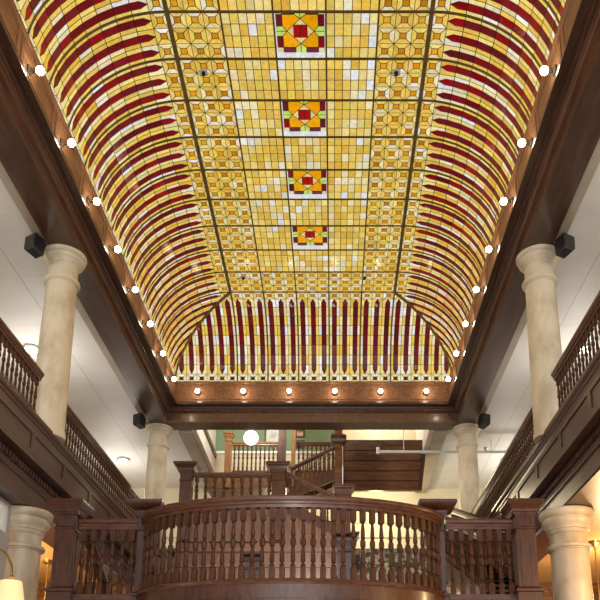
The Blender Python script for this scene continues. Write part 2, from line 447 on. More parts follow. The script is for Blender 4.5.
column('tall cream marble column on the left mezzanine nearer the camera, with a black speaker beside it', X(-1, 3.745), 10.3, 4.40, 7.5, .226, False)
column('tall cream marble column on the right mezzanine nearer the camera', X(1, 3.745), 10.3, 4.40, 7.5, .226, False)
column('smaller looking cream marble column at the far left corner behind the carved newel', X(-1, 3.74), 16.9, 4.40, 7.5, .226, False)
column('smaller looking cream marble column at the far right corner behind the sloping balustrade', X(1, 3.74), 16.9, 4.40, 7.5, .226, False)
column('stout marble column under the left mezzanine beside the grey wall', X(-1, 3.925), 10.3, -1.6, 3.255, .262, True)
column('stout marble column under the right mezzanine beside the carved newel', X(1, 3.86), 10.3, -1.6, 3.255, .262, True)

# ------------------------------------------------------------------ balusters
def baluster_mesh(name, h, w, mats):
    mb = MB(); a = w / 2
    mb.sq([(a, 0), (a, .165 * h), (a * .75, .18 * h)])
    mb.lathe([(a * .55, .175 * h), (a * .95, .185 * h), (a * .95, .20 * h), (a * .5, .21 * h), (a * .5, .225 * h), (a * .92, .235 * h), (a * .86, .30 * h), (a * .66, .42 * h), (a * .52, .435 * h), (a * .85, .445 * h), (a * .5, .457 * h)], 10)
    mb.lathe([(a * .5, .45 * h), (a * 1.0, .47 * h), (a * 1.12, .5 * h), (a * 1.12, .53 * h), (a * 1.0, .56 * h), (a * .5, .575 * h)], 8, smooth=False)
    mb.lathe([(a * .5, .57 * h), (a * .85, .585 * h), (a * .5, .60 * h), (a * .9, .615 * h), (a * .86, .66 * h), (a * .56, .79 * h), (a * .5, .80 * h), (a * .85, .812 * h), (a * .5, .825 * h)], 10)
    mb.sq([(a * .75, .82 * h), (a, .835 * h), (a, h)])
    return mb.mesh(name, mats)
RAILP = [(-.055, -.10), (.055, -.10), (.055, -.075), (.075, -.06), (.082, -.035), (.075, -.012), (.045, 0), (-.045, 0), (-.075, -.012), (-.082, -.035), (-.075, -.06), (-.055, -.075)]
def railprof(k=1.0): return [(u * k, w * k) for u, w in RAILP]

def mezz_balustrade(label, side, y0, y1):
    x = X(side, 3.68); zb, zt = 4.43, 5.16
    t = thing('mezzanine_balustrade', label, 'balustrade', (x, y0, zb), 0, 'balustrades along the mezzanine edges')
    r = MB(); r.sweep([(0, 0, zt - zb), (0, y1 - y0, zt - zb)], railprof(.9)); r.box(-.035, .035, .0, y1 - y0, zt - zb - .13, zt - zb - .09); part('handrail', r, WOODR, t)
    s = MB(); s.box(-.05, .05, 0, y1 - y0, 0, .045); part('bottom_rail', s, WOODB, t)
    n = int((y1 - y0) / .128)
    for k in range(n):
        part('baluster', MBAL, None, t, (0, (k + .5) * (y1 - y0) / n, .045))
    return t
MBAL = baluster_mesh('turned_baluster', .73 - .13 - .045, .046, [PALEB])
mezz_balustrade('turned balustrade on the left mezzanine edge, nearer run before the column', -1, 3.6, 9.70)
mezz_balustrade('turned balustrade on the left mezzanine edge, far run beyond the column', -1, 10.62, 16.3)
mezz_balustrade('turned balustrade on the right mezzanine edge, nearer run before the column', 1, 3.6, 9.70)
mezz_balustrade('turned balustrade on the right mezzanine edge, far run beyond the column', 1, 10.62, 16.3)

# mezzanine edge: fascia with panels, frieze and lower beam
FP = [(3.565, 4.43), (3.565, 4.395), (3.575, 4.37), (3.60, 4.345), (3.60, 4.32), (3.62, 4.30), (3.63, 4.25), (3.64, 4.24), (3.64, 3.90), (3.62, 3.89), (3.60, 3.86), (3.57, 3.84), (3.57, 3.77), (3.74, 3.77), (3.74, 3.58), (3.72, 3.57), (3.705, 3.545), (3.705, 3.525), (3.73, 3.52), (3.73, 3.28), (3.75, 3.26), (4.25, 3.26), (4.25, 4.43)]
def fascia(name, side):
    mb = MB(); mb.grid([[(X(side, h), y, z) for h, z in FP] for y in (-4.0, 16.6)], 0, False, True, True)
    t = .018
    def bx(h0, h1, y0, y1, z0, z1, m=0):
        xs = sorted((X(side, h0), X(side, h1))); mb.box(xs[0], xs[1], y0, y1, z0, z1, m)
    y = -3.7
    bx(3.64 - t, 3.64, -4, 16.6, 4.175, 4.245); bx(3.64 - t, 3.64, -4, 16.6, 3.88, 3.945)
    yy = 9.6 - 1.24 * 11
    while yy < 16.5:
        bx(3.64 - t, 3.64, yy - .06, yy + .06, 3.94, 4.18); yy += 1.24
    yy = -3.9
    while yy < 16.5:                          # dentils of the frieze
        bx(3.70, 3.74, yy, yy + .05, 3.66, 3.74); yy += .10
    return struct(name, mb, [WOODB])
fascia('trim_5', -1); fascia('trim_6', 1)

# ------------------------------------------------------------------ room shell
def slab(name, boxes, mats):
    mb = MB()
    for b in boxes: mb.box(*b)
    return struct(name, mb, mats)
slab('floor', [(-9.2, 8.2, -4, 22.5, -1.7, -1.6)], [FLOORM])
XO = 7.7
slab('floor_mezzanine', [(X(-1, XO), X(-1, 4.25), -4, 16.6, 3.5, 4.40), (X(1, 4.25), X(1, XO), -4, 16.6, 3.5, 4.40),
                         (X(-1, XO), X(1, XO), 16.6, 22.3, 3.5, 4.40)], [CARPET])
slab('ceiling_lower', [(X(-1, XO), X(-1, 4.25), -4, 16.6, 3.38, 3.5), (X(1, 4.25), X(1, XO), -4, 16.6, 3.38, 3.5), (X(-1, XO), X(1, XO), 16.6, 22.3, 3.38, 3.5)], [WARMC])
# upper ceiling with fine seams
mb = MB()
def seam_ceiling(x0, x1, y0, y1, z):
    mb.box(x0, x1, y0, y1, z, z + .1, 0)
for s in (-1, 1):
    x0, x1 = sorted((X(s, 4.0), X(s, XO)))
    seam_ceiling(x0, x1, -4, 22.3, 7.62)
    x0, x1 = sorted((X(s, 2.9), X(s, 4.0)))
    seam_ceiling(x0, x1, YE + .74, 22.3, 7.62)
seam_ceiling(X(-1, 4.0), X(1, 4.0), -4, YS - .74, 7.62)
for s in (-1, 1):
    for h in (4.75, 6.4):
        x = X(s, h); mb.box(x - .004, x + .004, -4, 22.3, 7.617, 7.63, 1)
    for y in [i * 1.55 - 3 for i in range(17)]:
        x0, x1 = sorted((X(s, 4.1), X(s, XO))); mb.box(x0, x1, y - .003, y + .003, 7.618, 7.63, 0)
struct('ceiling', mb, [PLASTER, TANP])
# tan painted edge strip beside the beams
mb = MB()
for s in (-1, 1):
    x0, x1 = sorted((X(s, 3.90), X(s, 4.06))); mb.box(x0, x1, YS - .6, YE + .9, 7.54, 7.66)
struct('trim_7', mb, [TANP])
slab('wall_left', [(X(-1, XO) - .15, X(-1, XO), -4, 22.3, -1.6, 7.7)], [CREAMW])
slab('wall_right', [(X(1, XO), X(1, XO) + .15, -4, 22.3, -1.6, 7.7)], [CREAMW])
# back wall of the mezzanine with mouldings and a dark papered dado
mb = MB(); mb.box(X(-1, XO), X(1, XO), 21.6, 21.75, 3.5, 7.7, 0)
mb.box(X(-1, XO), X(1, XO), 21.56, 21.6, 4.4, 5.2, 1)
for z in (5.2, 6.05, 6.5): mb.box(X(-1, XO), X(1, XO), 21.54, 21.6, z, z + .05, 0)
struct('wall_back', mb, [CREAMW, CARPET])
# lower back walls, panelled, with a dentil cornice
mb = MB()
for s in (-1, 1):
    x0, x1 = sorted((X(s, 3.4), X(s, XO))); mb.box(x0, x1, 15.6, 15.7, -1.6, 3.38, 0)
    mb.box(x0, x1, 15.50, 15.6, 3.22, 3.30, 0); mb.box(x0, x1, 15.54, 15.6, 3.10, 3.22, 0)
    k = x0
    while k < x1: mb.box(k, k + .07, 15.50, 15.56, 3.13, 3.2, 0); k += .14
    k = x0 + .1
    while k < x1 - .7:
        for (a, b, c, d) in ((k, k + .7, 2.85, 2.9), (k, k + .7, 1.2, 1.25), (k, k + .05, 1.25, 2.85), (k + .65, k + .7, 1.25, 2.85)): mb.box(a, b, 15.57, 15.6, c, d, 0)
        k += .82
struct('wall_back_lower', mb, [WOODP])
slab('wall_grey', [(X(-1, 4.12), X(-1, 3.975), -4, 9.97, -1.6, 3.26)], [GREYW])

# stairwell beyond the far beam: open shaft with its own walls
mb = MB()
mb.box(X(-1, 2.98), X(-1, 2.85), YE + .74, 20, 7.72, 11, 0); mb.box(X(1, 2.85), X(1, 2.98), YE + .74, 20, 7.72, 11, 0)
mb.box(X(-1, 2.98), X(-1, 2.85), YE + .74, 20, 7.50, 7.72, 0); mb.box(X(1, 2.85), X(1, 2.98), YE + .74, 20, 7.50, 7.72, 0)
struct('wall_stairwell', mb, [PINKW])
slab('trim_8', [(X(-1, 3.3), X(-1, 2.98), YE + .74, 21.6, 7.46, 7.64), (X(1, 2.98), X(1, 3.3), YE + .74, 21.6, 7.46, 7.64)], [TANP])
slab('trim_9', [(X(-1, 2.85), X(-1, 2.80), YE + .74, 19.9, 7.90, 8.03)], [WOODB])
slab('ceiling_stairwell', [(X(-1, 3.0), X(1, 3.0), YE + .7, 20.2, 11, 11.1)], [CREAMW])
mb = MB(); mb.box(X(-1, 2.9), .1, 19.85, 20.0, 7.05, 8.05, 0); mb.box(X(-1, 2.9), .1, 19.85, 20.0, 8.10, 11, 1); mb.box(X(-1, 2.9), .1, 19.80, 20.0, 8.03, 8.10, 2)
mb.box(.02, .12, 19.8, 20, 7.05, 11, 2); mb.box(.1, X(1, 2.9), 19.85, 20.0, 7.7, 11, 0)
mb.box(X(-1, 2.9), X(1, 2.9), YE + .3, YE + .45, 8.62, 11.0, 0)
struct('wall_stairwell_back', mb, [CREAMW, GREENW, WHITEP])
slab('floor_upper', [(X(-1, 2.85), .1, 18.72, 20.0, 6.62, 7.05)], [WOODP])

# ------------------------------------------------------------------ newels
def newel(label, x, y, z0, z1, w, capw, cat='newel post', group='carved newel posts', plinth=None, mat=None):
    mat = mat or WOOD
    t = thing('newel_post', label, cat, (x, y, z0), 0, group); H = z1 - z0; a = w / 2; b = capw / 2; k = capw / .62
    s = MB(); s.box(-a, a, -a, a, 0, H - .24 * k)
    top = H - .47 * k; bot = (plinth - z0 + .06) if plinth else max(.12, H - 1.5)
    q = .02; m = .08 * w / .3
    for sx, sy in ((0, -1), (0, 1), (1, 0), (-1, 0)):
        for (u0, u1, v0, v1) in ((-a * .62, a * .62, bot, bot + m * .5), (-a * .62, a * .62, top - .06 - m * .5, top - .06), (-a * .62, -a * .62 + m * .5, bot + m * .5, top - .06 - m * .5), (a * .62 - m * .5, a * .62, bot + m * .5, top - .06 - m * .5),
                                 (-a * .6, a * .6, H - .43 * k, H - .415 * k), (-a * .6, a * .6, H - .30 * k, H - .285 * k), (-a * .6, -a * .5, H - .415 * k, H - .30 * k), (a * .5, a * .6, H - .415 * k, H - .30 * k)):
            d = .010
            if sx == 0: s.box(u0, u1, min(sy * a, sy * (a + d)), max(sy * a, sy * (a + d)), v0, v1)
            else: s.box(min(sx * a, sx * (a + d)), max(sx * a, sx * (a + d)), u0, u1, v0, v1)
    s.sq([(a, top - .02), (a + .018, top - .005), (a + .018, top + .012), (a, top + .025)])
    part('shaft', s, mat, t)
    c = MB(); c.sq([(a, H - .25 * k), (a + .015, H - .245 * k), (a + .02, H - .20 * k), (a + .055 * k, H - .195 * k), (a + .06 * k, H - .155 * k), (b * .80, H - .11 * k), (b * .93, H - .075 * k), (b * .95, H - .06 * k), (b, H - .055 * k), (b, H - .015 * k), (b * .96, H)])
    nd = 7; dw = 2 * (a + .045 * k) / (nd * 2 - 1)
    for i in range(nd):
        u = -(a + .045 * k) + i * 2 * dw
        for sy in (-1, 1):
            c.box(u, u + dw, min(sy * (a + .015), sy * (a + .048 * k)), max(sy * (a + .015), sy * (a + .048 * k)), H - .235 * k, H - .197 * k)
            c.box(min(sy * (a + .015), sy * (a + .048 * k)), max(sy * (a + .015), sy * (a + .048 * k)), u, u + dw, H - .235 * k, H - .197 * k)
    part('cap', c, mat, t)
    if plinth:
        p = MB(); h = plinth - z0; p.sq([(a + .03, 0), (a + .03, h - .03), (a + .05, h - .02), (a + .05, h + .01), (a, h + .045)]); part('plinth', p, mat, t)
    return t
YN2 = 9.46       # line of the gallery newels
newel('big carved square newel post at the left end of the stair gallery', -3.489, YN2, -1.6, 3.12, .25, .49, plinth=1.93)
newel('big carved square newel post at the right end of the stair gallery', 2.486, YN2, -1.6, 3.12, .25, .49, plinth=1.93)
newel('carved newel post where the curved balcony rail begins on the left', -2.50, YN2 + .12, -1.6, 3.15, .17, .50, plinth=1.90)
newel('carved newel post where the curved balcony rail ends on the right', 1.365, YN2 + .12, -1.6, 3.15, .17, .50, plinth=1.90)

# curved balcony of the stair gallery
EX, EA, EB = -.55, 1.90, .92
def ell(u): return (EX + EA * math.sin(u), YN2 - EB * math.cos(u))
ZR, ZBT = 2.915, 1.847
gal = thing('curved_balustrade', 'curved turned balustrade bowing forward at the front of the stair gallery', 'balustrade', (EX, YN2, ZBT))
def epath(z, n=48, m=1.0): return [(EA * m * math.sin(-PI / 2 + PI * i / n), -EB * (1 + (m - 1) * 2) * math.cos(-PI / 2 + PI * i / n), z) for i in range(n + 1)]
r = MB(); r.sweep(epath(ZR - ZBT), railprof(1.05), smooth=True); r.sweep(epath(ZR - ZBT - .105), [(-.04, -.045), (.04, -.045), (.04, .01), (-.04, .01)], smooth=True); part('handrail', r, WOODR, gal)
r = MB(); r.sweep(epath(0), [(-.07, -.02), (.07, -.02), (.08, 0), (.07, .03), (.05, .05), (-.05, .05), (-.07, .03)], smooth=True); part('bottom_rail', r, WOODR, gal)
GBAL = baluster_mesh('gallery_baluster', ZR - ZBT - .05 - .145, .064, [PALEB])
# equal arc spacing
us = [-PI / 2 + PI * i / 800 for i in range(801)]; acc = [0]
for i in range(800):
    a, b = ell(us[i]), ell(us[i + 1]); acc.append(acc[-1] + math.hypot(b[0] - a[0], b[1] - a[1]))
NB = int(acc[-1] / .118)
for k in range(NB):
    tgt = (k + .5) * acc[-1] / NB; i = next(j for j in range(801) if acc[j] >= tgt); p = ell(us[i])
    o = part('baluster', GBAL, None, gal, (p[0] - EX, p[1] - YN2, .05)); o.rotation_euler = (0, 0, math.atan2(EB * math.sin(us[i]), EA * math.cos(us[i])))
def straight_balustrade(label, x0, x1, y):
    t = thing('gallery_balustrade', label, 'balustrade', ((x0 + x1) / 2, y, ZBT), 0, 'short straight balustrades of the gallery'); h = (x1 - x0) / 2
    r = MB(); r.sweep([(-h, 0, ZR - ZBT), (h, 0, ZR - ZBT)], railprof(1)); r.box(-h, h, -.04, .04, ZR - ZBT - .145, ZR - ZBT - .09); part('handrail', r, WOODR, t)
    s = MB(); s.box(-h, h, -.06, .06, -.02, .05); part('bottom_rail', s, WOODR, t)
    n = max(1, round((x1 - x0) / .128))
    for k in range(n): part('baluster', GBAL, None, t, (-h + (k + .5) * 2 * h / n, 0, .05))
straight_balustrade('short straight balustrade left of the curved balcony', -3.36, -2.585, YN2 + .05)
straight_balustrade('short straight balustrade right of the curved balcony', 1.485, 2.36, YN2 + .05)
# gallery floor and apron
mb = MB(); n = 48
pts = [(EX + EA * 1.03 * math.sin(-PI / 2 + PI * i / n), YN2 - EB * 1.07 * math.cos(-PI / 2 + PI * i / n)) for i in range(n + 1)]
top = [(x, y, ZBT - .02) for x, y in pts]; bot = [(x, y, 1.05) for x, y in pts]
mb.grid([bot, top], 0, True); mb.face(top[::-1], 0); mb.face(bot, 0)
mb.box(-3.5, 2.5, YN2 - .05, YN2 + .06, 1.05, ZBT - .02)
mb.box(-3.5, 2.75, YN2 - .02, 11.3, 1.65, ZBT - .02)
mb.box(-2.5, 1.5, 11.3, 15.9, 1.65, ZBT - .02)
for i in range(3, n - 3, 6):      # raised panels on the bowed apron
    for (za, zb2) in ((1.66, 1.70), (1.15, 1.19)):
        seg = [(EX + EA * 1.04 * math.sin(-PI / 2 + PI * j / n), YN2 - EB * 1.085 * math.cos(-PI / 2 + PI * j / n)) for j in range(i, min(i + 6, n - 2))]
        mb.grid([[(x, y, za) for x, y in seg], [(x, y, zb2) for x, y in seg]], 0)
struct('floor_gallery', mb, [WOOD])

# ------------------------------------------------------------------ flights of stairs
def stair(name, label, x0, x1, pa, pb, n, rails, cat='staircase', axis='y', balm=None, railh=.85, sp=.2):
    # pa, pb: (run coordinate, height) of foot and head; treads between; rails: lateral coordinates that carry a balustrade
    base = ((x0 + x1) / 2, min(pa[0], pb[0]), min(pa[1], pb[1])) if axis == 'y' else (min(pa[0], pb[0]), (x0 + x1) / 2, min(pa[1], pb[1]))
    t = thing(name, label, cat, base)
    def M(l, r, z):
        p = (l, r, z) if axis == 'y' else (r, l, z)
        return (p[0] - base[0], p[1] - base[1], p[2] - base[2])
    dr = (pb[0] - pa[0]) / n; dz = (pb[1] - pa[1]) / n
    for k in range(n):
        r0 = pa[0] + k * dr; r1 = r0 + dr; z0 = pa[1] + k * dz; z1 = z0 + dz; s = MB()
        s.hexa([M(x0, r0, z1 - .04), M(x1, r0, z1 - .04), M(x1, r1, z1 - .04), M(x0, r1, z1 - .04)], [M(x0, r0, z1), M(x1, r0, z1), M(x1, r1, z1), M(x0, r1, z1)])
        s.hexa([M(x0, r0, z0), M(x1, r0, z0), M(x1, r0 + .03 * (1 if dr > 0 else -1), z0), M(x0, r0 + .03 * (1 if dr > 0 else -1), z0)], [M(x0, r0, z1), M(x1, r0, z1), M(x1, r0 + .03 * (1 if dr > 0 else -1), z1), M(x0, r0 + .03 * (1 if dr > 0 else -1), z1)])
        part('step', s, WOOD, t)
    for l in (x0, x1):
        s = MB(); w = .03
        s.hexa([M(l - w, pa[0], pa[1] - .12), M(l + w, pa[0], pa[1] - .12), M(l + w, pa[0], pa[1] + .2), M(l - w, pa[0], pa[1] + .2)], [M(l - w, pb[0], pb[1] - .2), M(l + w, pb[0], pb[1] - .2), M(l + w, pb[0], pb[1] + .12), M(l - w, pb[0], pb[1] + .12)])
        part('stringer', s, WOOD, t)
    for l in rails:
        s = MB(); s.sweep([M(l, pa[0], pa[1] + railh + .12), M(l, pb[0], pb[1] + railh + .12)], railprof(.95)); part('handrail', s, WOODR, t)
        m = max(2, int(abs(pb[0] - pa[0]) / sp))
        for k in range(m):
            f = (k + .5) / m; part('baluster', balm, None, t, M(l, pa[0] + (pb[0] - pa[0]) * f, pa[1] + (pb[1] - pa[1]) * f + .14))
    return t
SBAL = baluster_mesh('stair_baluster', .86, .05, [PALEB])
stair('staircase', 'wooden flight rising away behind the right end of the gallery to the mezzanine', 2.05, 2.72, (9.9, ZBT), (16.5, 4.36), 15, (2.07, 2.7), balm=SBAL, sp=.17)
stair('staircase', 'wooden flight dropping away behind the left end of the gallery to the lobby', -3.40, -2.62, (16.3, -1.6), (9.9, ZBT), 20, (-3.38, -2.64), balm=SBAL, sp=.17)

# half landing beyond the gallery
Y2 = 16.0
mb = MB()
mb.box(-3.45, -1.2, Y2, 18.0, 4.40, 5.20)                                        # landing
mb.box(-3.5, 0.05, Y2 - .02, 16.6, ZBT - .02, 4.40)                               # panelled face under it
mb.box(-3.5, -1.15, Y2 - .10, Y2, 5.14, 5.22); mb.box(-3.5, .4, Y2 - .12, Y2, 4.14, 4.22); mb.box(-3.5, .4, Y2 - .08, Y2, 3.80, 3.86)
k = -3.35
while k < -1.5:
    for (a, b, c, d) in ((k, k + .5, 5.0, 5.03), (k, k + .5, 4.36, 4.39), (k, k + .03, 4.39, 5.0), (k + .47, k + .5, 4.39, 5.0)): mb.box(a, b, Y2 - .02, Y2, c, d)
    k += .58
mb.box(-4.1, -3.5, Y2, Y2 + .1, 3.3, 4.02); mb.box(-4.1, -3.88, Y2, Y2 + .1, 4.02, 4.95)
mb.hexa([(-1.2, Y2, 4.22), (.12, Y2, 4.22), (.12, Y2, 4.50), (-1.2, Y2, 5.12)], [(-1.2, Y2 + .1, 4.22), (.12, Y2 + .1, 4.22), (.12, Y2 + .1, 4.50), (-1.2, Y2 + .1, 5.12)])
struct('floor_landing', mb, [noise_mat('panel_wood', (.105, .048, .030), (.165, .080, .052), 4, (5, 5, .8), .4, coat=.1)])
LBAL = baluster_mesh('landing_baluster', .62, .055, [PALEB])
def level_balustrade(label, x0, x1, y, zb, zt, bal, bh, sp, wood=None):
    t = thing('landing_balustrade', label, 'balustrade', ((x0 + x1) / 2, y, zb)); h = (x1 - x0) / 2
    r = MB(); r.sweep([(-h, 0, zt - zb), (h, 0, zt - zb)], railprof(.95)); part('handrail', r, wood or WOODR, t)
    s = MB(); s.box(-h, h, -.04, .04, 0, .05); part('bottom_rail', s, WOOD, t)
    n = int((x1 - x0) / sp)
    for k in range(n): part('baluster', bal, None, t, (-h + (k + .5) * 2 * h / n, 0, .05))
    return t
LBAL = baluster_mesh('landing_baluster', 6.01 - 5.20 - .15, .09, [PALEB])
level_balustrade('straight balustrade of the half landing between two carved newels above the curved rail', -3.2, -1.36, Y2, 5.20, 6.01, LBAL, 0, .185)
newel('carved newel post at the left end of the half landing, with a wide moulded cap', -3.33, Y2, 4.40, 6.20, .26, .54)
newel('carved newel post at the right end of the half landing, below the dark post', -1.255, Y2, 4.40, 6.20, .28, .55)
newel('low carved newel post at the foot of the flight going down right from the landing', .205, Y2, 3.6, 5.66, .30, .50)
newel('short carved newel post seen through the curved balusters, right of the middle', .215, 12.5, ZBT - .02, 3.56, .28, .44)
newel('short carved newel post seen through the curved balusters, left of the middle', -1.39, 12.5, ZBT - .02, 3.20, .24, .36)
stair('staircase', 'short wooden flight stepping down to the right from the half landing', Y2 + .12, Y2 + 1.1, (.08, 4.63), (-1.12, 5.24), 4, (Y2 + .06,), axis='x', balm=baluster_mesh('flight_baluster', .70, .05, [PALEB]), railh=.72, sp=.15)
stair('staircase', 'upper wooden flight rising to the right behind the half landing', 18.1, 18.6, (-1.15, 6.19), (.02, 6.80), 4, (18.1,), axis='x', balm=baluster_mesh('upper_flight_baluster', .62, .045, [WOOD]), railh=.62, sp=.115)
UB = baluster_mesh('upper_baluster', 7.92 - 7.05 - .15, .055, [PALEB])
level_balustrade('highest balustrade beneath the green wall, left of the tall dark post', -2.72, -1.45, 18.75, 7.05, 7.92, UB, 0, .106, AMBERLIT)
level_balustrade('highest balustrade beneath the green wall, right of the tall dark post', -1.0, .05, 18.75, 7.05, 7.92, UB, 0, .106, WOODR)
newel('amber lit newel post at the left end of the highest balustrade', -2.83, 18.75, 6.62, 8.16, .16, .30, mat=AMBERLIT)
mb = MB(); mb.box(-.10, .10, -.08, .08, 0, 4.7); single('wooden_post', mb, WOODB, 'tall dark wooden post rising behind the landing newel', 'post', (-1.37, 18.5, 4.4), 0)
mb = MB(); mb.box(-.055, .055, -.05, .05, 0, 4.7); single('wooden_post', mb, AMBERLIT, 'slim amber lit wooden post just right of the tall dark post', 'post', (-1.08, 18.62, 4.4), 0)
t = thing('wooden_post', 'square wooden post with a bracket at the left edge of the planked panel', 'post', (.12, 18.15, 4.4))
mb = MB(); mb.box(-.10, .10, -.08, .08, 0, 4.4); part('shaft', mb, WOODP, t)
mb = MB(); mb.sq([(.10, 3.2), (.15, 3.23), (.2, 3.30), (.2, 3.40), (.14, 3.44), (.10, 3.46)]); part('bracket', mb, WOODB, t)

# planked underside of the flight above
t = thing('planked_stair_soffit', 'brown planked underside of the upper stair at the far right', 'stair soffit', (.24, 18.35, 6.68))
def sof(z): return (z - 0.0) / 1.14
n = 5
for k in range(n):
    z0 = k * 1.14 / n; z1 = (k + 1) * 1.14 / n - .02; yy0 = .75 * (1 - z0 / 1.14); yy1 = .75 * (1 - z1 / 1.14)
    s = MB(); s.hexa([(0, yy0, z0), (2.02, yy0, z0), (2.02, yy0 + .06, z0), (0, yy0 + .06, z0)], [(0, yy1, z1), (2.12, yy1, z1), (2.12, yy1 + .06, z1), (0, yy1 + .06, z1)]); part('plank', s, WOODP, t)
s = MB(); s.hexa([(0, .80, 0), (2.1, .80, 0), (2.1, .86, 0), (0, .86, 0)], [(0, .05, 1.16), (2.2, .05, 1.16), (2.2, .11, 1.16), (0, .11, 1.16)]); part('backing_board', s, WOODB, t)
s = MB(); s.hexa([(2.0, .74, 0), (2.12, .74, 0), (2.12, .84, 0), (2.0, .84, 0)], [(2.1, -.03, 1.16), (2.22, -.03, 1.16), (2.22, .1, 1.16), (2.1, .1, 1.16)]); part('edge_board', s, WOODB, t)

# ------------------------------------------------------------------ smaller things
t = thing('globe_lamp', 'round white opal globe lamp hanging in front of the highest balustrade', 'lamp', (-2.098, 17.6, 7.37))
mb = MB(); mb.ball((0, 0, .185), .185, 28, 18); part('globe', mb, GLOBE, t)
mb = MB(); mb.lathe([(.07, .355), (.07, .40), (.015, .42), (.012, 3.60), (.08, 3.61), (.08, 3.63)], 16); part('stem', mb, BRASS, t)

def picture(label, x, z, w, h, m):
    t = thing('framed_picture', label, 'picture', (x, 19.83, z)); b = .05
    f = MB()
    for q in ((-w / 2, w / 2, 0, b), (-w / 2, w / 2, h - b, h), (-w / 2, -w / 2 + b, b, h - b), (w / 2 - b, w / 2, b, h - b)): f.box(q[0], q[1], -.01, .02, q[2], q[3])
    part('frame', f, WOODB, t); p = MB(); p.box(-w / 2 + b, w / 2 - b, 0, .015, b, h - b); part('print', p, m, t)
picture('large pale grey framed picture on the green wall right of the globe lamp', -1.72, 8.28, .52, .62, PHOTO)
picture('small framed picture on the green wall right of the amber post, lower one', -.97, 8.20, .28, .24, PRINT2)
picture('small framed picture on the green wall right of the amber post, upper one', -.97, 8.52, .28, .24, PRINT2)

# loudspeakers beside the capitals
def speaker(label, x, y, z, s):
    t = thing('loudspeaker', label, 'speaker', (x, y, z - .2), 0, 'small black loudspeakers by the capitals')
    b = MB(); c, h = .12, .19
    def ring(zz, w, dp, off): return [(-w + off, -dp, zz), (w + off, -dp, zz), (w * .75 + off, dp, zz), (-w * .75 + off, dp, zz)]
    b.grid([ring(.0, .09, .09, -.05 * s), ring(.03, .115, .115, -.04 * s), ring(.33, .125, .125, .03 * s), ring(.36, .11, .11, .04 * s)], 0, False, True, True); part('cabinet', b, BLACKP, t)
    g = MB(); g.grid([[(w * -.085 - .045 * s + .0, -.1155 - .004 * q, .04), (.085 * w - .045 * s, -.1155 - .004 * q, .04), (.095 * w + .02 * s, -.127 - .004 * q, .32), (-.095 * w + .02 * s, -.127 - .004 * q, .32)] for q, w in ((0, 1), (1, .97))], 0, False, True, True); part('grille', g, BLACKP, t)
    k = MB(); k.tube([(.02 * s, .02, .33), (.02 * s, .05, .40)], .02); k.box(-.05, .05, 0, .1, .378, .392); part('bracket', k, BLACKP, t)
    t.rotation_euler = (math.radians(-14), 0, s * .5); t.scale = (.93, .93, .93); t.location.z += .025
speaker('black loudspeaker left of the near left column capital', X(-1, 4.03), 9.78, 7.35, -1)
speaker('black loudspeaker right of the near right column capital', X(1, 4.03), 9.78, 7.35, 1)
speaker('black loudspeaker left of the far left column capital', X(-1, 4.03), 16.1, 7.35, -1)
speaker('black loudspeaker right of the far right column capital', X(1, 4.03), 16.1, 7.35, 1)

# ceiling lamps of the mezzanine
def ceil_lamp(label, x, y):
    t = thing('ceiling_lamp', label, 'lamp', (x, y, 7.52), 0, 'round ceiling lamps over the mezzanine')
    b = MB(); b.lathe([(.06, .10), (.17, .098), (.18, .08), (.17, .065), (.13, .06)], 24); part('rim', b, TANP, t)
    g = MB(); g.lathe([(.02, .0), (.07, .012), (.11, .035), (.13, .062)], 24); part('diffuser', g, DISC, t)
for s, nm in ((-1, 'left'), (1, 'right')):
    ceil_lamp('round ceiling lamp over the %s mezzanine beside the near column' % nm, X(s, 5.45), 13.3)
    ceil_lamp('round ceiling lamp over the %s mezzanine towards the far corner' % nm, X(s, 5.25), 19.2)

# sprinkler heads set in the glass
for nm, u, y in (('near the second medallion, left', -1.46, 9.15), ('near the second medallion, right', 1.46, 9.15), ('above the far end, left of centre', -1.46, 14.28), ('above the far end, right of centre', 1.18, 14.28)):
    t = thing('ceiling_sprinkler', 'white plate with sprinkler head in the glass, ' + nm, 'sprinkler', (CX + u, y, HC - .05), 0, 'sprinkler heads in the glass ceiling')
    mb = MB(); mb.box(-.06, .06, -.055, .055, .035, .052); part('plate', mb, WHITEP, t)
    mb = MB(); mb.lathe([(.03, .036), (.03, .02), (.012, .015), (.012, 0), (.028, -.002), (.028, -.008)], 14); part('head', mb, BLACKP, t)

# pipe under the far ceiling
t = thing('sprinkler_pipe', 'pale horizontal pipe hung below the ceiling at the far right', 'pipe', (1.126, 17.9, 7.28))
mb = MB(); mb.tube([(0, 0, .02), (3.6, 0, .02)], .035, 12); part('pipe', mb, SILVER, t)
mb = MB(); mb.tube([(.0, 0, -.03), (.0, 0, .14)], .045, 10); part('elbow', mb, SILVER, t)
for q in (.66, 2.9):
    mb = MB(); mb.tube([(q, 0, .03), (q, 0, 1.4 if q < 1 else .34)], .01, 8); part('hanger_rod', mb, SILVER, t)
mb = MB(); mb.lathe([(.02, .05), (.02, .10), (.05, .12), (.05, .135)], 12, (2.75, 0)); part('sprinkler_head', mb, BRASS, t)

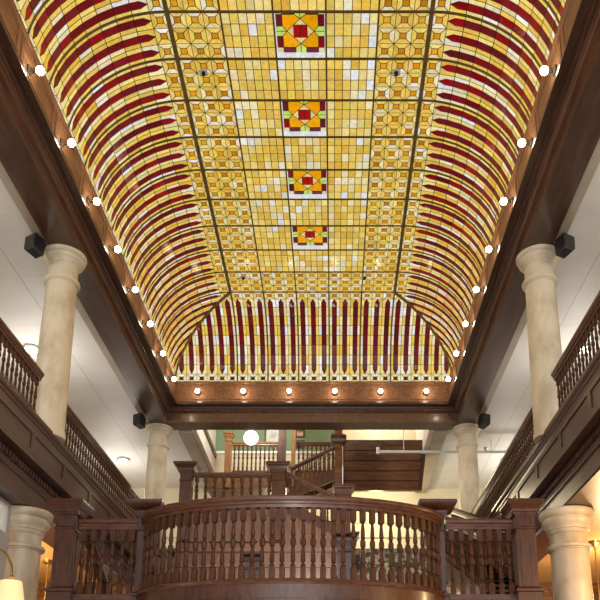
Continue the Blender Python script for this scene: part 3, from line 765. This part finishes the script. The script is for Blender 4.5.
# vent, emergency lamp and bracket lamp on the grey wall
WX = X(-1, 3.975)
t = thing('wall_vent', 'white slatted vent grille on the grey wall at the left edge', 'vent', (WX, 9.38, 2.81))
mb = MB()
for b in ((0, .025, -.45, .42, 0, .03), (0, .025, -.45, .42, .36, .39), (0, .025, -.45, -.42, .03, .36), (0, .025, .39, .42, .03, .36)): mb.box(*b)
part('frame', mb, WHITEP, t)
mb = MB()
for i in range(12): mb.hexa([(0, -.42 + i * .068, .03), (0, -.40 + i * .068, .03), (.018, -.385 + i * .068, .03), (.018, -.40 + i * .068, .03)], [(0, -.42 + i * .068, .36), (0, -.40 + i * .068, .36), (.018, -.385 + i * .068, .36), (.018, -.40 + i * .068, .36)])
part('slats', mb, WHITEP, t)
t = thing('emergency_light', 'white emergency light with two black rimmed heads at the left edge', 'emergency light', (WX + .001, 9.05, 2.22))
mb = MB(); mb.box(0, .08, -.2, .1, -.02, .28); part('housing', mb, WHITEP, t)
for z in (.21, .06):
    mb = MB(); mb.ball((.17, .05, z), .06); h = part('lamp_head', mb, WHITEP, t); 
    mb = MB(); mb.lathe([(.058, 0), (.066, .01), (.066, .05), (.05, .055)], 18); r = part('rim', mb, BLACKP, h, (.18, .06, z)); r.rotation_euler = (0, math.radians(75), math.radians(40))
t = thing('bracket_lamp', 'lit cream pleated lamp shade on a curved brass arm by the grey wall', 'lamp', (-4.03, 9.15, 1.66))
mb = MB(); n = 48; mb.grid([[((r + .004 * (k % 2)) * math.cos(2 * PI * k / n), (r + .004 * (k % 2)) * math.sin(2 * PI * k / n), z) for k in range(n)] for r, z in ((.195, .0), (.125, .34))], 0, True, True); part('shade', mb, SHADE, t)
mb = MB(); mb.tube([(WX + 4.03, -.75, .60), (-.06, -.62, .63), (-.02, -.42, .66), (.0, -.2, .63), (.01, -.06, .53), (0, 0, .40)], .013, 10)
mb.tube([(-.19, -.75, .60), (-.165, -.75, .60)], .05, 14); part('arm', mb, BRASS, t)
mb = MB(); mb.lathe([(.015, .32), (.03, .35), (.02, .37), (.035, .39), (.02, .42), (.012, .44)], 14); part('finial', mb, BRASS, t)

# pendants under the lower ceilings
def pendant(label, x, y):
    t = thing('pendant_lamp', label, 'lamp', (x, y, 1.7), 0, 'brass pendants under the mezzanine')
    mb = MB(); mb.lathe([(.02, 1.56), (.03, 1.60), (.10, 1.64), (.11, 1.68)], 20); part('canopy', mb, BRASS, t)
    mb = MB(); mb.tube([(0, 0, .3), (0, 0, 1.58)], .012, 8); part('stem', mb, BRASS, t)
    mb = MB(); mb.ball((0, 0, .15), .15); part('globe', mb, emit_mat('warm_globe_glow', (1, .72, .38), 2.5), t)
pendant('brass pendant stem under the right mezzanine ceiling beside the stout column', 4.43, 12.3)
pendant('brass pendant stem under the left mezzanine ceiling between column and newel', -5.36, 13.66)

# ------------------------------------------------------------------ lights
def light(name, kind, loc, power, col, size=.3, rot=(0, 0, 0)):
    d = bpy.data.lights.new(name, kind); d.energy = power; d.color = col
    if kind == 'AREA': d.shape = 'DISK'; d.size = size
    else: d.shadow_soft_size = size
    o = bpy.data.objects.new(name, d); COL.objects.link(o); o.location = (loc[0], loc[1], loc[2] + Z0); o.rotation_euler = rot
    return o
for s in (-1, 1):
    for y in (2.0, 7.5, 13.3, 19.2):
        light('mezzanine_lamp', 'POINT', (X(s, 5.4), y, 6.5), 46, (1, .94, .86), .25)
    for y in (4, 8.5, 12.5):
        light('lower_lamp', 'POINT', (X(s, 5.4), y, 2.4), 88, (1, .64, .31), .15)
light('stairwell_lamp', 'POINT', (-2.0, 17.5, 8.6), 90, (1, .95, .86), .2)
light('stairwell_lamp', 'POINT', (1.3, 19.0, 9.2), 40, (1, .9, .7), .2)
light('far_mezzanine_lamp', 'POINT', (1.2, 20.3, 6.6), 70, (1, .86, .55), .2)
light('far_mezzanine_lamp', 'POINT', (-1.6, 20.6, 6.2), 40, (1, .86, .6), .2)

for y, z, p in ((1.5, 4.6, 170), (3.0, .6, 35), (6.0, .8, 50)):
    light('lobby_fill', 'POINT', (CX, y, z), p, (1, .92, .82), .6)  # added unseen fill from the camera side, not fixtures of the lobby
g = light('gallery_fill', 'SPOT', (CX, 13.0, 3.6), 190, (1, .92, .82), .3, (math.radians(84), 0, 0)); g.data.spot_size = math.radians(130); g.data.spot_blend = .6  # added unseen spot that brightens the panelled face behind the balusters
w = bpy.data.worlds.new('daylight'); scene.world = w; w.use_nodes = True
w.node_tree.nodes['Background'].inputs['Color'].default_value = (.95, .97, 1, 1)
w.node_tree.nodes['Background'].inputs['Strength'].default_value = .9

# ------------------------------------------------------------------ camera
cam = bpy.data.cameras.new('camera'); co = bpy.data.objects.new('camera', cam); COL.objects.link(co); scene.camera = co
co.location = (0, 0, Z0); co.rotation_euler = (math.radians(90 + 14.732), 0, 0)
cam.sensor_width = 36; cam.sensor_fit = 'HORIZONTAL'; cam.lens = 749.52 / 600 * 36
cam.shift_x = (300 - 334) / 600; cam.shift_y = (549.9 - 300) / 600
cam.clip_start = .05
vs = scene.view_settings
vs.view_transform = 'Standard'; vs.look = 'None'; vs.exposure = 1.0; vs.gamma = 1; vs.use_curve_mapping = False
